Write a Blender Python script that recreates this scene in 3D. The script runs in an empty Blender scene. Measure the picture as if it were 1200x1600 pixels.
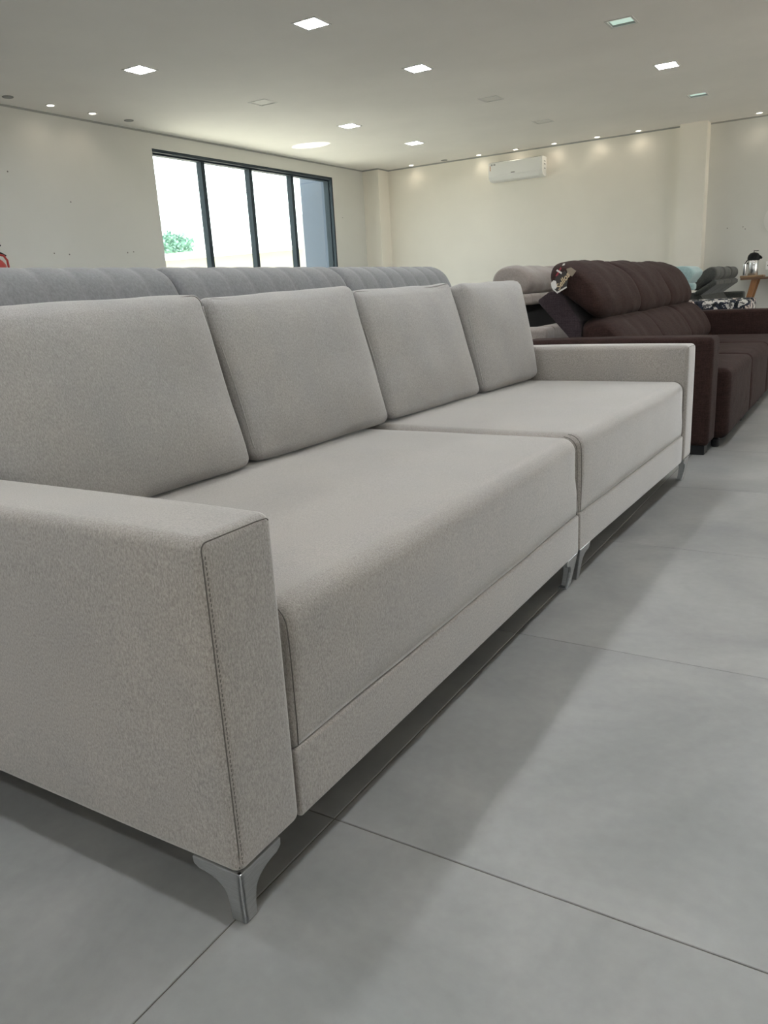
import bpy, bmesh, math, random
from mathutils import Vector, Matrix, noise

C = bpy.context.scene.collection
scene = bpy.context.scene
random.seed(7)
PI = math.pi

# ------------------------------------------------------------------ camera, world, sun, exposure
cam_data = bpy.data.cameras.new('camera')
cam = bpy.data.objects.new('camera', cam_data)
C.objects.link(cam)
RIGHT = Vector((0.8551330156, 0.5154847852, -0.0549814682))
DOWN = Vector((0.0933117941, -0.2573788485, -0.9617946961))
FWD = Vector((-0.5099415993, 0.8173319794, -0.2681939610))
cam.matrix_world = Matrix(((RIGHT.x, -DOWN.x, -FWD.x, 0.0), (RIGHT.y, -DOWN.y, -FWD.y, 0.0),
                           (RIGHT.z, -DOWN.z, -FWD.z, 1.0), (0, 0, 0, 1)))
cam_data.sensor_fit = 'VERTICAL'
cam_data.sensor_height = 24.0
cam_data.sensor_width = 18.0
cam_data.lens = 18.3143
cam_data.clip_start = 0.02
cam_data.clip_end = 400
scene.camera = cam

world = bpy.data.worlds.new('overcast_sky')
scene.world = world
world.use_nodes = True
bg = world.node_tree.nodes['Background']
bg.inputs['Color'].default_value = (0.96, 1.0, 1.0, 1)
bg.inputs['Strength'].default_value = 4.0

sun_data = bpy.data.lights.new('sun', 'SUN')
sun_data.energy = 27.0
sun_data.angle = math.radians(1.0)
sun_data.color = (1.0, 0.93, 0.82)
sun = bpy.data.objects.new('sun', sun_data)
C.objects.link(sun)
sun.rotation_euler = (math.radians(-16), 0, 0)

def portal(name, loc, rot, sx, sy):
    d = bpy.data.lights.new(name, 'AREA')
    d.shape = 'RECTANGLE'; d.size = sx; d.size_y = sy
    d.cycles.is_portal = True
    o = bpy.data.objects.new(name, d); C.objects.link(o)
    o.location = loc; o.rotation_euler = rot
portal('window_portal', (-7.62, 9.14, 1.9), (0, -PI/2, 0), 1.8, 3.7)
portal('shopfront_portal', (4.72, 8.8, 1.25), (0, PI/2, 0), 2.4, 4.8)
portal('entrance_portal', (1.4, -5.12, 1.2), (-PI/2, 0, 0), 3.0, 2.4)

# sunlight thrown up through the window by a shiny surface outside
gl = bpy.data.lights.new('sun_glint', 'SPOT')
gl.energy = 2600; gl.spot_size = math.radians(5.6); gl.spot_blend = 0.25; gl.color = (1, 0.95, 0.84); gl.shadow_soft_size = 0.02
go = bpy.data.objects.new('sun_glint', gl); C.objects.link(go)
go.location = (-9.6, 9.2, 0.55)
go.rotation_euler = (Vector((-6.75, 9.45, 3.0)) - Vector(go.location)).to_track_quat('-Z', 'Y').to_euler()

scene.view_settings.view_transform = 'Standard'
scene.view_settings.look = 'None'
scene.view_settings.gamma = 1.0
scene.view_settings.use_curve_mapping = False
scene.view_settings.exposure = 0.0
try:
    scene.cycles.max_bounces = 10
    scene.cycles.diffuse_bounces = 6
    scene.cycles.sample_clamp_indirect = 4.0
    scene.cycles.use_denoising = True
except Exception:
    pass

# ------------------------------------------------------------------ materials
def mat(name, color, rough=0.6, metal=0.0, spec=0.5, sheen=0.0, emit=None, emit_s=0.0):
    m = bpy.data.materials.new(name); m.use_nodes = True
    b = m.node_tree.nodes['Principled BSDF']
    b.inputs['Base Color'].default_value = (*color, 1)
    b.inputs['Roughness'].default_value = rough
    b.inputs['Metallic'].default_value = metal
    b.inputs['Specular IOR Level'].default_value = spec
    if sheen:
        b.inputs['Sheen Weight'].default_value = sheen
        b.inputs['Sheen Roughness'].default_value = 0.45
    if emit:
        b.inputs['Emission Color'].default_value = (*emit, 1)
        b.inputs['Emission Strength'].default_value = emit_s
    return m

def nodes_of(m):
    nt = m.node_tree
    return nt, nt.nodes['Principled BSDF']

def add(nt, t, **kw):
    n = nt.nodes.new(t)
    for k, v in kw.items():
        setattr(n, k, v)
    return n

def mapped(nt, scale, coord='Object'):
    tc = add(nt, 'ShaderNodeTexCoord')
    mp = add(nt, 'ShaderNodeMapping')
    mp.inputs['Scale'].default_value = scale
    nt.links.new(tc.outputs[coord], mp.inputs['Vector'])
    return mp

def noise_tex(nt, vec, scale, detail=3.0, rough=0.55):
    n = add(nt, 'ShaderNodeTexNoise')
    n.inputs['Scale'].default_value = scale
    n.inputs['Detail'].default_value = detail
    n.inputs['Roughness'].default_value = rough
    if vec: nt.links.new(vec.outputs['Vector'], n.inputs['Vector'])
    return n

def ramp(nt, fac, stops):
    r = add(nt, 'ShaderNodeValToRGB')
    els = r.color_ramp.elements
    while len(els) < len(stops): els.new(0.5)
    for e, (p, c) in zip(els, stops):
        e.position = p; e.color = (*c, 1)
    nt.links.new(fac, r.inputs['Fac'])
    return r

def mix(nt, a, b, fac, mode='MIX'):
    n = add(nt, 'ShaderNodeMix', data_type='RGBA', blend_type=mode)
    if isinstance(fac, float): n.inputs[0].default_value = fac
    else: nt.links.new(fac, n.inputs[0])
    nt.links.new(a, n.inputs[6]); nt.links.new(b, n.inputs[7])
    return n.outputs[2]

def bump(nt, b, height, dist, strength=1.0, chain=None):
    n = add(nt, 'ShaderNodeBump')
    n.inputs['Distance'].default_value = dist
    n.inputs['Strength'].default_value = strength
    nt.links.new(height, n.inputs['Height'])
    if chain: nt.links.new(chain.outputs['Normal'], n.inputs['Normal'])
    nt.links.new(n.outputs['Normal'], b.inputs['Normal'])
    return n

def fabric(name, dark, light, streak=(260, 260, 130), sheen=0.25, bumpd=0.0009, slub=False, wrinkle=0.0):
    m = mat(name, light, 0.92, 0, 0.15, sheen)
    nt, b = nodes_of(m)
    mp = mapped(nt, streak)
    n1 = noise_tex(nt, mp, 1.0, 4.0, 0.7)
    r1 = ramp(nt, n1.outputs['Fac'], ((0.30, dark), (0.70, light)))
    mp2 = mapped(nt, (5, 5, 5))
    n2 = noise_tex(nt, mp2, 1.0, 3.0)
    r2 = ramp(nt, n2.outputs['Fac'], ((0.3, (0.93, 0.93, 0.95)), (0.7, (1.03, 1.01, 1.0))))
    col = mix(nt, r1.outputs['Color'], r2.outputs['Color'], 1.0, 'MULTIPLY')
    h = n1.outputs['Fac']
    if slub:
        ma = mapped(nt, (14, 14, 260)); na = noise_tex(nt, ma, 1.0, 2.0)
        mb = mapped(nt, (240, 240, 12)); nb = noise_tex(nt, mb, 1.0, 2.0)
        ra = ramp(nt, na.outputs['Fac'], ((0.35, (0.80, 0.80, 0.80)), (0.68, (1.14, 1.12, 1.14))))
        rb = ramp(nt, nb.outputs['Fac'], ((0.35, (0.84, 0.84, 0.84)), (0.68, (1.12, 1.12, 1.12))))
        col = mix(nt, col, ra.outputs['Color'], 1.0, 'MULTIPLY')
        col = mix(nt, col, rb.outputs['Color'], 1.0, 'MULTIPLY')
    nt.links.new(col, b.inputs['Base Color'])
    bp = bump(nt, b, h, bumpd, 0.6)
    if wrinkle:
        mw = mapped(nt, (7, 5, 11)); nw = noise_tex(nt, mw, 1.0, 2.0)
        bp2 = add(nt, 'ShaderNodeBump'); bp2.inputs['Distance'].default_value = wrinkle
        bp2.inputs['Strength'].default_value = 0.5
        nt.links.new(nw.outputs['Fac'], bp2.inputs['Height'])
        nt.links.new(bp2.outputs['Normal'], bp.inputs['Normal'])
    return m

M = {}
M['gray'] = fabric('grey_melange_fabric', (0.200, 0.184, 0.167), (0.450, 0.420, 0.389), (400, 400, 180), 0.75, 0.0007)
M['gray_cushion'] = fabric('grey_cushion_fabric', (0.24, 0.231, 0.219), (0.415, 0.403, 0.386), (400, 400, 160), 0.4, 0.0007, wrinkle=0.01)
M['thread'] = mat('dark_thread', (0.12, 0.108, 0.098), 0.9)
M['tuft'] = fabric('grey_velvet', (0.155, 0.158, 0.163), (0.225, 0.229, 0.236), (120, 120, 60), 0.3, 0.0006)
M['beige'] = fabric('beige_fabric', (0.27, 0.235, 0.215), (0.36, 0.32, 0.295), (120, 120, 60), 0.3, 0.0006, wrinkle=0.02)
M['plum'] = fabric('plum_linen', (0.021, 0.012, 0.0105), (0.050, 0.0275, 0.0235), (150, 150, 150), 0.02, 0.0010, slub=True, wrinkle=0.02)
M['plum_dark'] = fabric('plum_backing', (0.036, 0.027, 0.031), (0.066, 0.05, 0.056), (150, 150, 150), 0.08, 0.0010, slub=True)
M['charcoal'] = fabric('charcoal_green_fabric', (0.035, 0.038, 0.036), (0.085, 0.088, 0.080), (90, 90, 90), 0.15, 0.0006, wrinkle=0.02)
M['teal'] = fabric('pale_teal_fabric', (0.24, 0.36, 0.37), (0.36, 0.49, 0.49), (90, 90, 90), 0.3, 0.0006)
M['black'] = mat('black_plastic', (0.010, 0.010, 0.011), 0.6, 0, 0.25)
M['black_cloth'] = mat('black_lining', (0.02, 0.02, 0.022), 0.9)
M['white_plastic'] = mat('white_plastic', (0.90, 0.90, 0.88), 0.35)
M['grey_plastic'] = mat('grey_plastic', (0.35, 0.36, 0.36), 0.5)
M['dark_mark'] = mat('dark_print', (0.05, 0.05, 0.055), 0.6)
M['orange_mark'] = mat('orange_print', (0.45, 0.22, 0.10), 0.6)

def alu():
    m = mat('brushed_aluminium', (0.56, 0.57, 0.58), 0.36, 0.9)
    nt, b = nodes_of(m)
    mp = mapped(nt, (40, 40, 400)); n = noise_tex(nt, mp, 1.0, 2)
    r = ramp(nt, n.outputs['Fac'], ((0.3, (0.5, 0.51, 0.52)), (0.7, (0.62, 0.63, 0.64))))
    nt.links.new(r.outputs['Color'], b.inputs['Base Color'])
    return m
M['alu'] = alu()
M['steel'] = mat('polished_steel', (0.66, 0.67, 0.68), 0.26, 1.0)

def paint(name, c):
    m = mat(name, c, 0.75, 0, 0.25)
    nt, b = nodes_of(m)
    mp = mapped(nt, (1, 1, 1)); n = noise_tex(nt, mp, 0.9, 4)
    lo = tuple(x * 0.965 for x in c); hi = tuple(min(1, x * 1.03) for x in c)
    r = ramp(nt, n.outputs['Fac'], ((0.3, lo), (0.7, hi)))
    nt.links.new(r.outputs['Color'], b.inputs['Base Color'])
    n2 = noise_tex(nt, mp, 160, 2)
    bump(nt, b, n2.outputs['Fac'], 0.0006, 0.4)
    return m
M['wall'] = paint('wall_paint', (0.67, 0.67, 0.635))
M['wall_warm_wash'] = paint('wall_paint_with_warm_wash', (0.87, 0.835, 0.755))  # slight beige paint with the downlights' warm wash mixed into the colour
M['ceiling'] = paint('ceiling_paint', (0.93, 0.905, 0.865))
M['gap'] = mat('painted_gap_shade', (0.34, 0.35, 0.335), 0.8)  # shade of the ceiling gap, put into the strip colour
M['hole'] = mat('screw_hole_dark', (0.16, 0.15, 0.14), 0.9)
M['grout'] = mat('tile_grout', (0.10, 0.082, 0.065), 0.9)

def tile_mat():
    m = mat('cement_porcelain', (0.3, 0.3, 0.3), 0.4, 0, 0.45)
    nt, b = nodes_of(m)
    geo = add(nt, 'ShaderNodeNewGeometry')
    oi = add(nt, 'ShaderNodeObjectInfo')
    off = add(nt, 'ShaderNodeVectorMath', operation='MULTIPLY')
    off.inputs[1].default_value = (37.0, 37.0, 37.0)
    cmb = add(nt, 'ShaderNodeCombineXYZ')
    for k in range(3): nt.links.new(oi.outputs['Random'], cmb.inputs[k])
    nt.links.new(cmb.outputs[0], off.inputs[0])
    ad = add(nt, 'ShaderNodeVectorMath', operation='ADD')
    nt.links.new(geo.outputs['Position'], ad.inputs[0]); nt.links.new(off.outputs[0], ad.inputs[1])
    n1 = add(nt, 'ShaderNodeTexNoise'); n1.inputs['Scale'].default_value = 2.2; n1.inputs['Detail'].default_value = 5; n1.inputs['Roughness'].default_value = 0.55
    n1.inputs['Distortion'].default_value = 0.6
    nt.links.new(ad.outputs[0], n1.inputs['Vector'])
    r1 = ramp(nt, n1.outputs['Fac'], ((0.30, (0.238, 0.242, 0.243)), (0.5, (0.298, 0.30, 0.297)), (0.70, (0.365, 0.366, 0.358))))
    n2 = add(nt, 'ShaderNodeTexNoise'); n2.inputs['Scale'].default_value = 38; n2.inputs['Detail'].default_value = 6
    nt.links.new(geo.outputs['Position'], n2.inputs['Vector'])
    r2 = ramp(nt, n2.outputs['Fac'], ((0.3, (0.96, 0.96, 0.96)), (0.7, (1.03, 1.03, 1.03))))
    nt.links.new(mix(nt, r1.outputs['Color'], r2.outputs['Color'], 1.0, 'MULTIPLY'), b.inputs['Base Color'])
    rr = add(nt, 'ShaderNodeMapRange')
    rr.inputs['To Min'].default_value = 0.34; rr.inputs['To Max'].default_value = 0.5
    nt.links.new(n1.outputs['Fac'], rr.inputs['Value'])
    nt.links.new(rr.outputs[0], b.inputs['Roughness'])
    return m
M['tile'] = tile_mat()

def glass_mat():
    m = bpy.data.materials.new('window_glass'); m.use_nodes = True
    nt = m.node_tree; nt.nodes.clear()
    out = add(nt, 'ShaderNodeOutputMaterial')
    tr = add(nt, 'ShaderNodeBsdfTransparent'); tr.inputs['Color'].default_value = (0.93, 0.97, 0.96, 1)
    gl = add(nt, 'ShaderNodeBsdfGlossy'); gl.inputs['Roughness'].default_value = 0.02
    mx = add(nt, 'ShaderNodeMixShader'); mx.inputs[0].default_value = 0.05
    nt.links.new(tr.outputs[0], mx.inputs[1]); nt.links.new(gl.outputs[0], mx.inputs[2])
    nt.links.new(mx.outputs[0], out.inputs['Surface'])
    return m
M['glass'] = glass_mat()
M['frame'] = mat('dark_window_metal', (0.024, 0.036, 0.047), 0.6, 0, 0.2)
M['fin'] = mat('slate_blue_render', (0.085, 0.11, 0.155), 0.8)
M['led'] = mat('lit_diffuser', (0.9, 0.9, 0.9), 0.5, emit=(0.95, 0.985, 1.0), emit_s=112.0)
M['led_dim'] = mat('green_glass_diffuser', (0.50, 0.66, 0.58), 0.25, emit=(0.76, 1.0, 0.87), emit_s=0.55)
M['led_off'] = mat('unlit_diffuser', (0.80, 0.78, 0.74), 0.5)
M['sleeve'] = mat('grey_sleeve', (0.25, 0.25, 0.25), 0.6)
M['white_trim'] = mat('white_lamp_trim', (0.75, 0.74, 0.71), 0.5)
M['warm_lamp'] = mat('warm_lamp', (1, 1, 1), 0.5, emit=(1.0, 0.93, 0.78), emit_s=8.0)
M['lamp_off'] = mat('unlit_lamp', (0.28, 0.28, 0.27), 0.5)

def wood(name, a, b_, scale=(3, 3, 60)):
    m = mat(name, a, 0.45)
    nt, b = nodes_of(m)
    mp = mapped(nt, scale); n = noise_tex(nt, mp, 1.0, 5, 0.6)
    r = ramp(nt, n.outputs['Fac'], ((0.3, a), (0.7, b_)))
    nt.links.new(r.outputs['Color'], b.inputs['Base Color'])
    return m
M['wood_leg'] = wood('orange_brown_wood', (0.20, 0.085, 0.03), (0.32, 0.15, 0.06), (40, 40, 4))
M['wood_top'] = wood('dark_brown_wood', (0.10, 0.05, 0.028), (0.17, 0.09, 0.05), (3, 40, 40))
M['wood_tray'] = wood('tan_board_wood', (0.24, 0.15, 0.08), (0.36, 0.24, 0.14), (3, 40, 40))
M['red'] = mat('red_enamel', (0.42, 0.035, 0.03), 0.3)
M['yellow_label'] = mat('yellow_label', (0.6, 0.48, 0.16), 0.6)
M['ground'] = paint('sunlit_concrete', (0.50, 0.475, 0.425))
M['cream'] = paint('cream_render', (0.37, 0.355, 0.31))
M['roof_white'] = paint('white_metal_roof', (0.85, 0.87, 0.86))
M['pole'] = mat('grey_pole', (0.30, 0.31, 0.32), 0.6)
M['leaf'] = paint('tree_leaves', (0.16, 0.30, 0.24))
M['bark'] = paint('tree_bark', (0.16, 0.11, 0.07))
M['tag_dark'] = mat('dark_card', (0.035, 0.03, 0.028), 0.5)
M['tag_white'] = mat('white_card', (0.72, 0.70, 0.66), 0.5)
M['tag_kraft'] = mat('kraft_card', (0.25, 0.205, 0.155), 0.7)
M['tag_gold'] = mat('gold_print', (0.55, 0.44, 0.28), 0.5)
M['tag_red'] = mat('red_print', (0.30, 0.03, 0.05), 0.6)

def floral_mat():
    m = mat('floral_print', (0.6, 0.5, 0.45), 0.9)
    nt, b = nodes_of(m)
    mp = mapped(nt, (1, 1, 1))
    v = add(nt, 'ShaderNodeTexVoronoi'); v.inputs['Scale'].default_value = 13
    v.feature = 'SMOOTH_F1'
    n = noise_tex(nt, mp, 16, 2)
    dis = mix(nt, mp.outputs['Vector'], n.outputs['Color'], 0.12)
    nt.links.new(dis, v.inputs['Vector'])
    r = ramp(nt, v.outputs['Distance'], ((0.0, (0.62, 0.60, 0.57)), (0.30, (0.62, 0.60, 0.57)), (0.34, (0.015, 0.02, 0.035)), (0.52, (0.015, 0.02, 0.035)), (0.56, (0.60, 0.49, 0.44))))
    r.color_ramp.interpolation = 'CONSTANT'
    n3 = noise_tex(nt, mp, 30, 1)
    r3 = ramp(nt, n3.outputs['Fac'], ((0.0, (1, 1, 1)), (0.56, (0.03, 0.035, 0.05))))
    r3.color_ramp.interpolation = 'CONSTANT'
    nt.links.new(mix(nt, r.outputs['Color'], r3.outputs['Color'], 0.85, 'MULTIPLY'), b.inputs['Base Color'])
    return m
M['floral'] = floral_mat()

# ------------------------------------------------------------------ mesh helpers
def link(name, me, m, parent=None, smooth=False, bevel=0.0):
    if m and not me.materials: me.materials.append(m)
    o = bpy.data.objects.new(name, me); C.objects.link(o)
    if parent: o.parent = parent
    if smooth:
        for p in me.polygons: p.use_smooth = True
    if bevel:
        md = o.modifiers.new('bevel', 'BEVEL'); md.width = bevel; md.segments = 2; md.limit_method = 'ANGLE'
    return o

def from_data(name, vs, fs, m, parent=None, smooth=False, bevel=0.0):
    me = bpy.data.meshes.new(name); me.from_pydata([tuple(v) for v in vs], [], fs); me.update()
    return link(name, me, m, parent, smooth, bevel)

def from_bm(name, bm, m, parent=None, smooth=False, bevel=0.0):
    bmesh.ops.recalc_face_normals(bm, faces=bm.faces)
    me = bpy.data.meshes.new(name); bm.to_mesh(me); bm.free()
    return link(name, me, m, parent, smooth, bevel)

def bm_box(bm, x0, x1, y0, y1, z0, z1):
    v = [bm.verts.new(p) for p in ((x0,y0,z0),(x1,y0,z0),(x1,y1,z0),(x0,y1,z0),(x0,y0,z1),(x1,y0,z1),(x1,y1,z1),(x0,y1,z1))]
    for f in ((3,2,1,0),(4,5,6,7),(0,1,5,4),(1,2,6,5),(2,3,7,6),(3,0,4,7)): bm.faces.new([v[i] for i in f])

def boxes(name, lst, m, parent=None, bevel=0.0):
    bm = bmesh.new()
    for b in lst: bm_box(bm, *b)
    return from_bm(name, bm, m, parent, False, bevel)

def box(name, x0, x1, y0, y1, z0, z1, m, parent=None, bevel=0.0):
    return boxes(name, [(x0,x1,y0,y1,z0,z1)], m, parent, bevel)

def tube_bm(bm, pts, r, n=6):
    pts = [Vector(p) for p in pts]
    rings = []
    for i, p in enumerate(pts):
        d = (pts[min(i+1, len(pts)-1)] - pts[max(i-1, 0)]).normalized()
        a = d.cross(Vector((0.13, 0.31, 0.94))).normalized()
        if a.length < 0.1: a = d.cross(Vector((1, 0, 0))).normalized()
        b = d.cross(a)
        rr = r[i] if isinstance(r, (list, tuple)) else r
        rings.append([bm.verts.new(p + (a*math.cos(2*PI*k/n) + b*math.sin(2*PI*k/n))*rr) for k in range(n)])
    for q, s in zip(rings, rings[1:]):
        for k in range(n): bm.faces.new((q[k], q[(k+1)%n], s[(k+1)%n], s[k]))
    bm.faces.new(rings[0][::-1]); bm.faces.new(rings[-1])

def tube(name, pts, r, m, parent=None, n=6):
    bm = bmesh.new(); tube_bm(bm, pts, r, n)
    return from_bm(name, bm, m, parent, True)

def lathe(name, prof, m, parent=None, n=28, origin=(0,0,0)):
    bm = bmesh.new(); rings = []
    for r, z in prof:
        rings.append([bm.verts.new((origin[0]+r*math.cos(2*PI*k/n), origin[1]+r*math.sin(2*PI*k/n), origin[2]+z)) for k in range(n)])
    for q, s in zip(rings, rings[1:]):
        for k in range(n): bm.faces.new((q[k], q[(k+1)%n], s[(k+1)%n], s[k]))
    bm.faces.new(rings[0][::-1]); bm.faces.new(rings[-1])
    o = from_bm(name, bm, m, parent, True)
    md = o.modifiers.new('split', 'EDGE_SPLIT'); md.split_angle = math.radians(40)
    return o

def prism(name, prof, a0, a1, m, parent=None, axis='y', bevel=0.0, smooth=False):
    """closed polygon prof extruded along an axis; prof is (x,z) for y, (y,z) for x, (x,y) for z"""
    def P(p, t):
        return (p[0], t, p[1]) if axis == 'y' else ((t, p[0], p[1]) if axis == 'x' else (p[0], p[1], t))
    bm = bmesh.new()
    A = [bm.verts.new(P(p, a0)) for p in prof]; B = [bm.verts.new(P(p, a1)) for p in prof]
    n = len(prof)
    bm.faces.new(A); bm.faces.new(B[::-1])
    for k in range(n): bm.faces.new((A[k], B[k], B[(k+1)%n], A[(k+1)%n]))
    return from_bm(name, bm, m, parent, smooth, bevel)

def axis_samples(h, r, n, k=4):
    a = [h - r + r*math.tan(PI/4*i/k) for i in range(k+1)]
    inner = [-(h-r) + 2*(h-r)*i/n for i in range(1, n)]
    return [-x for x in a[::-1]] + inner + a

def rounded_block(name, x0, x1, y0, y1, z0, z1, r, m, parent=None, bulge=(0,0,0), n=(10,10,10), dent=0.0, seed=0.0, warp=None, foot_r=None):
    """soft upholstered block with rounded edges, crowned faces and faint dents"""
    cx, cy, cz = (x0+x1)/2, (y0+y1)/2, (z0+z1)/2
    hx, hy, hz = (x1-x0)/2, (y1-y0)/2, (z1-z0)/2
    H = (hx, hy, hz)
    S = [axis_samples(H[i], min(r, H[i]*0.98), n[i]) for i in range(3)]
    bm = bmesh.new()
    rr = min(r, min(H)*0.98)
    def place(p):
        re = rr
        if foot_r is not None and p[2] < 0: re = rr + (foot_r-rr)*min(1, -p[2]/(0.6*hz))
        c = [max(-(H[i]-re), min(H[i]-re, p[i])) for i in range(3)]
        d = Vector([p[i]-c[i] for i in range(3)])
        q = Vector(c) + d.normalized()*re if d.length > 1e-9 else Vector(c)
        u = [max(-1, min(1, q[i]/H[i])) for i in range(3)]
        f = lambda t: 1 - t**4
        out = q.copy()
        out.x += math.copysign(1, u[0])*abs(u[0])**3*bulge[0]*f(u[1])*f(u[2])
        out.y += math.copysign(1, u[1])*abs(u[1])**3*bulge[1]*f(u[0])*f(u[2])
        out.z += math.copysign(1, u[2])*abs(u[2])**3*bulge[2]*f(u[0])*f(u[1])
        if dent:
            s = Vector((out.x+cx+seed, out.y+cy, out.z+cz))
            nv = Vector((noise.noise(s*5.1), noise.noise(s*5.1+Vector((9,3,1))), noise.noise(s*5.1+Vector((2,7,5)))))
            out += nv*dent
        if warp: out = warp(out, u)
        return (out.x+cx, out.y+cy, out.z+cz)
    for ax in range(3):
        a, b = (ax+1)%3, (ax+2)%3
        for sgn in (-1, 1):
            g = []
            for i in S[a]:
                row = []
                for j in S[b]:
                    p = [0,0,0]; p[ax] = sgn*H[ax]; p[a] = i; p[b] = j
                    row.append(bm.verts.new(place(p)))
                g.append(row)
            for i in range(len(g)-1):
                for j in range(len(g[0])-1):
                    q = (g[i][j], g[i+1][j], g[i+1][j+1], g[i][j+1])
                    bm.faces.new(q if sgn > 0 else q[::-1])
    bmesh.ops.remove_doubles(bm, verts=bm.verts, dist=1e-5)
    return from_bm(name, bm, m, parent, True)

def smooth_loop(pts, n):
    out = []; k = len(pts)
    per = max(1, n//k)
    for i in range(k):
        p0, p1, p2, p3 = (Vector((*pts[(i+j-1) % k], 0)) for j in range(4))
        for s in range(per):
            t = s/per
            out.append(0.5*((2*p1)+(p2-p0)*t+(2*p0-5*p1+4*p2-p3)*t*t+(3*p1-p0-3*p2+p3)*t*t*t))
    return [(v.x, v.y) for v in out]

def bolster(name, prof, y0, y1, m, parent=None, sharp=False, ends=0.07, endk=0.80, near=None, far=None, channels=0, depth=0.03, dent=0.0, sag=0.0, seed=0.0, ny=16):
    """closed (x,z) profile swept along y, with rounded ends and optional channel tufting"""
    P = list(prof) if sharp else smooth_loop(prof, 44)
    cx = sum(p[0] for p in P)/len(P); cz = sum(p[1] for p in P)/len(P)
    L = y1-y0
    ys = [L*i/(channels*10) for i in range(channels*10+1)] if channels else sorted(set([0, ends*0.06, ends*0.2, ends*0.5, ends] + [ends + (L-2*ends)*i/ny for i in range(1, ny)] + [L*q_/40 for q_ in range(1, 40)] + [L-ends, L-ends*0.5, L-ends*0.2, L-ends*0.06, L]))
    bm = bmesh.new(); rings = []
    for t in ys:
        ew, ek = (near or (ends, endk)) if t < L/2 else (far or (ends, endk))
        e = min(t, L-t)/ew
        s = 1.0 if e >= 1 else ek + (1-ek)*math.sqrt(max(0, 1-(1-e)**2))
        if channels:
            ph = (t/L*channels) % 1.0
            s *= 1 - depth*(1-abs(math.sin(PI*ph))**0.32)
        ring = []
        for (x, z) in P:
            dx, dz = x-cx, z-cz
            k = s
            q = Vector((cx+dx*k, y0+t, cz+dz*k))
            if sag: q.z -= sag*(1-math.sin(PI*min(1, max(0, t/L))))*max(0, dz)/0.2
            if dent:
                w = Vector((q.x+seed, q.y, q.z))*6.0
                q += Vector((noise.noise(w), 0, noise.noise(w+Vector((5,1,8)))))*dent
            ring.append(bm.verts.new(q))
        rings.append(ring)
    n = len(P)
    for q, s in zip(rings, rings[1:]):
        for k in range(n): bm.faces.new((q[k], s[k], s[(k+1)%n], q[(k+1)%n]))
    for ring, yy in ((rings[0], y0-0.012), (rings[-1], y1+0.012)):
        c = bm.verts.new((cx, yy, cz))
        mid = [bm.verts.new(((v.co.x+cx*1.2)/2.2, (v.co.y+yy*2)/3, (v.co.z+cz*1.2)/2.2)) for v in ring]
        for k in range(n):
            bm.faces.new((ring[k], ring[(k+1)%n], mid[(k+1)%n], mid[k])); bm.faces.new((mid[k], mid[(k+1)%n], c))
    o = from_bm(name, bm, m, parent, True)
    if sharp:
        md = o.modifiers.new('split', 'EDGE_SPLIT'); md.split_angle = math.radians(50)
    return o

def thing(name, label, cat, loc=(0,0,0), rotz=0.0, group=None):
    o = bpy.data.objects.new(name, None); C.objects.link(o)
    o.empty_display_size = 0.1
    o.location = loc; o.rotation_euler = (0, 0, rotz)
    o['label'] = label; o['category'] = cat
    if group: o['group'] = group
    return o

def struct(o):
    o['kind'] = 'structure'; return o

# ------------------------------------------------------------------ room shell
XW, YB, HC = -7.49, 12.26, 3.0
X1, Y0 = 4.62, -5.0
floor = struct(box('floor', XW, X1, Y0, YB+0.14, -0.12, -0.0025, M['grout']))
T, JX, JY, J = 0.963, -0.822, 1.065, 0.0024
tile_meshes = {}
xs = sorted({XW, X1} | {JX + T*k for k in range(-7, 6) if XW < JX+T*k < X1})
ysl = sorted({Y0, YB+0.12} | {JY + T*k for k in range(-7, 13) if Y0 < JY+T*k < YB+0.12})
for a, b in zip(xs, xs[1:]):
    for c, d in zip(ysl, ysl[1:]):
        key = (round(b-a, 3), round(d-c, 3))
        if key not in tile_meshes:
            w, h = (b-a)/2-J/2, (d-c)/2-J/2
            e = 0.0012
            vs = [(-w,-h,-0.01),(w,-h,-0.01),(w,h,-0.01),(-w,h,-0.01),(-w,-h,-e),(w,-h,-e),(w,h,-e),(-w,h,-e),(-w+e,-h+e,0),(w-e,-h+e,0),(w-e,h-e,0),(-w+e,h-e,0)]
            fs = [(8,9,10,11)] + [(i, (i+1)%4, 4+(i+1)%4, 4+i) for i in range(4)] + [(4+i, 4+(i+1)%4, 8+(i+1)%4, 8+i) for i in range(4)]
            me = bpy.data.meshes.new('tile'); me.from_pydata(vs, [], fs); me.materials.append(M['tile'])
            tile_meshes[key] = me
        o = bpy.data.objects.new('tile', tile_meshes[key]); C.objects.link(o)
        o.parent = floor; o.location = ((a+b)/2, (c+d)/2, 0)

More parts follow.
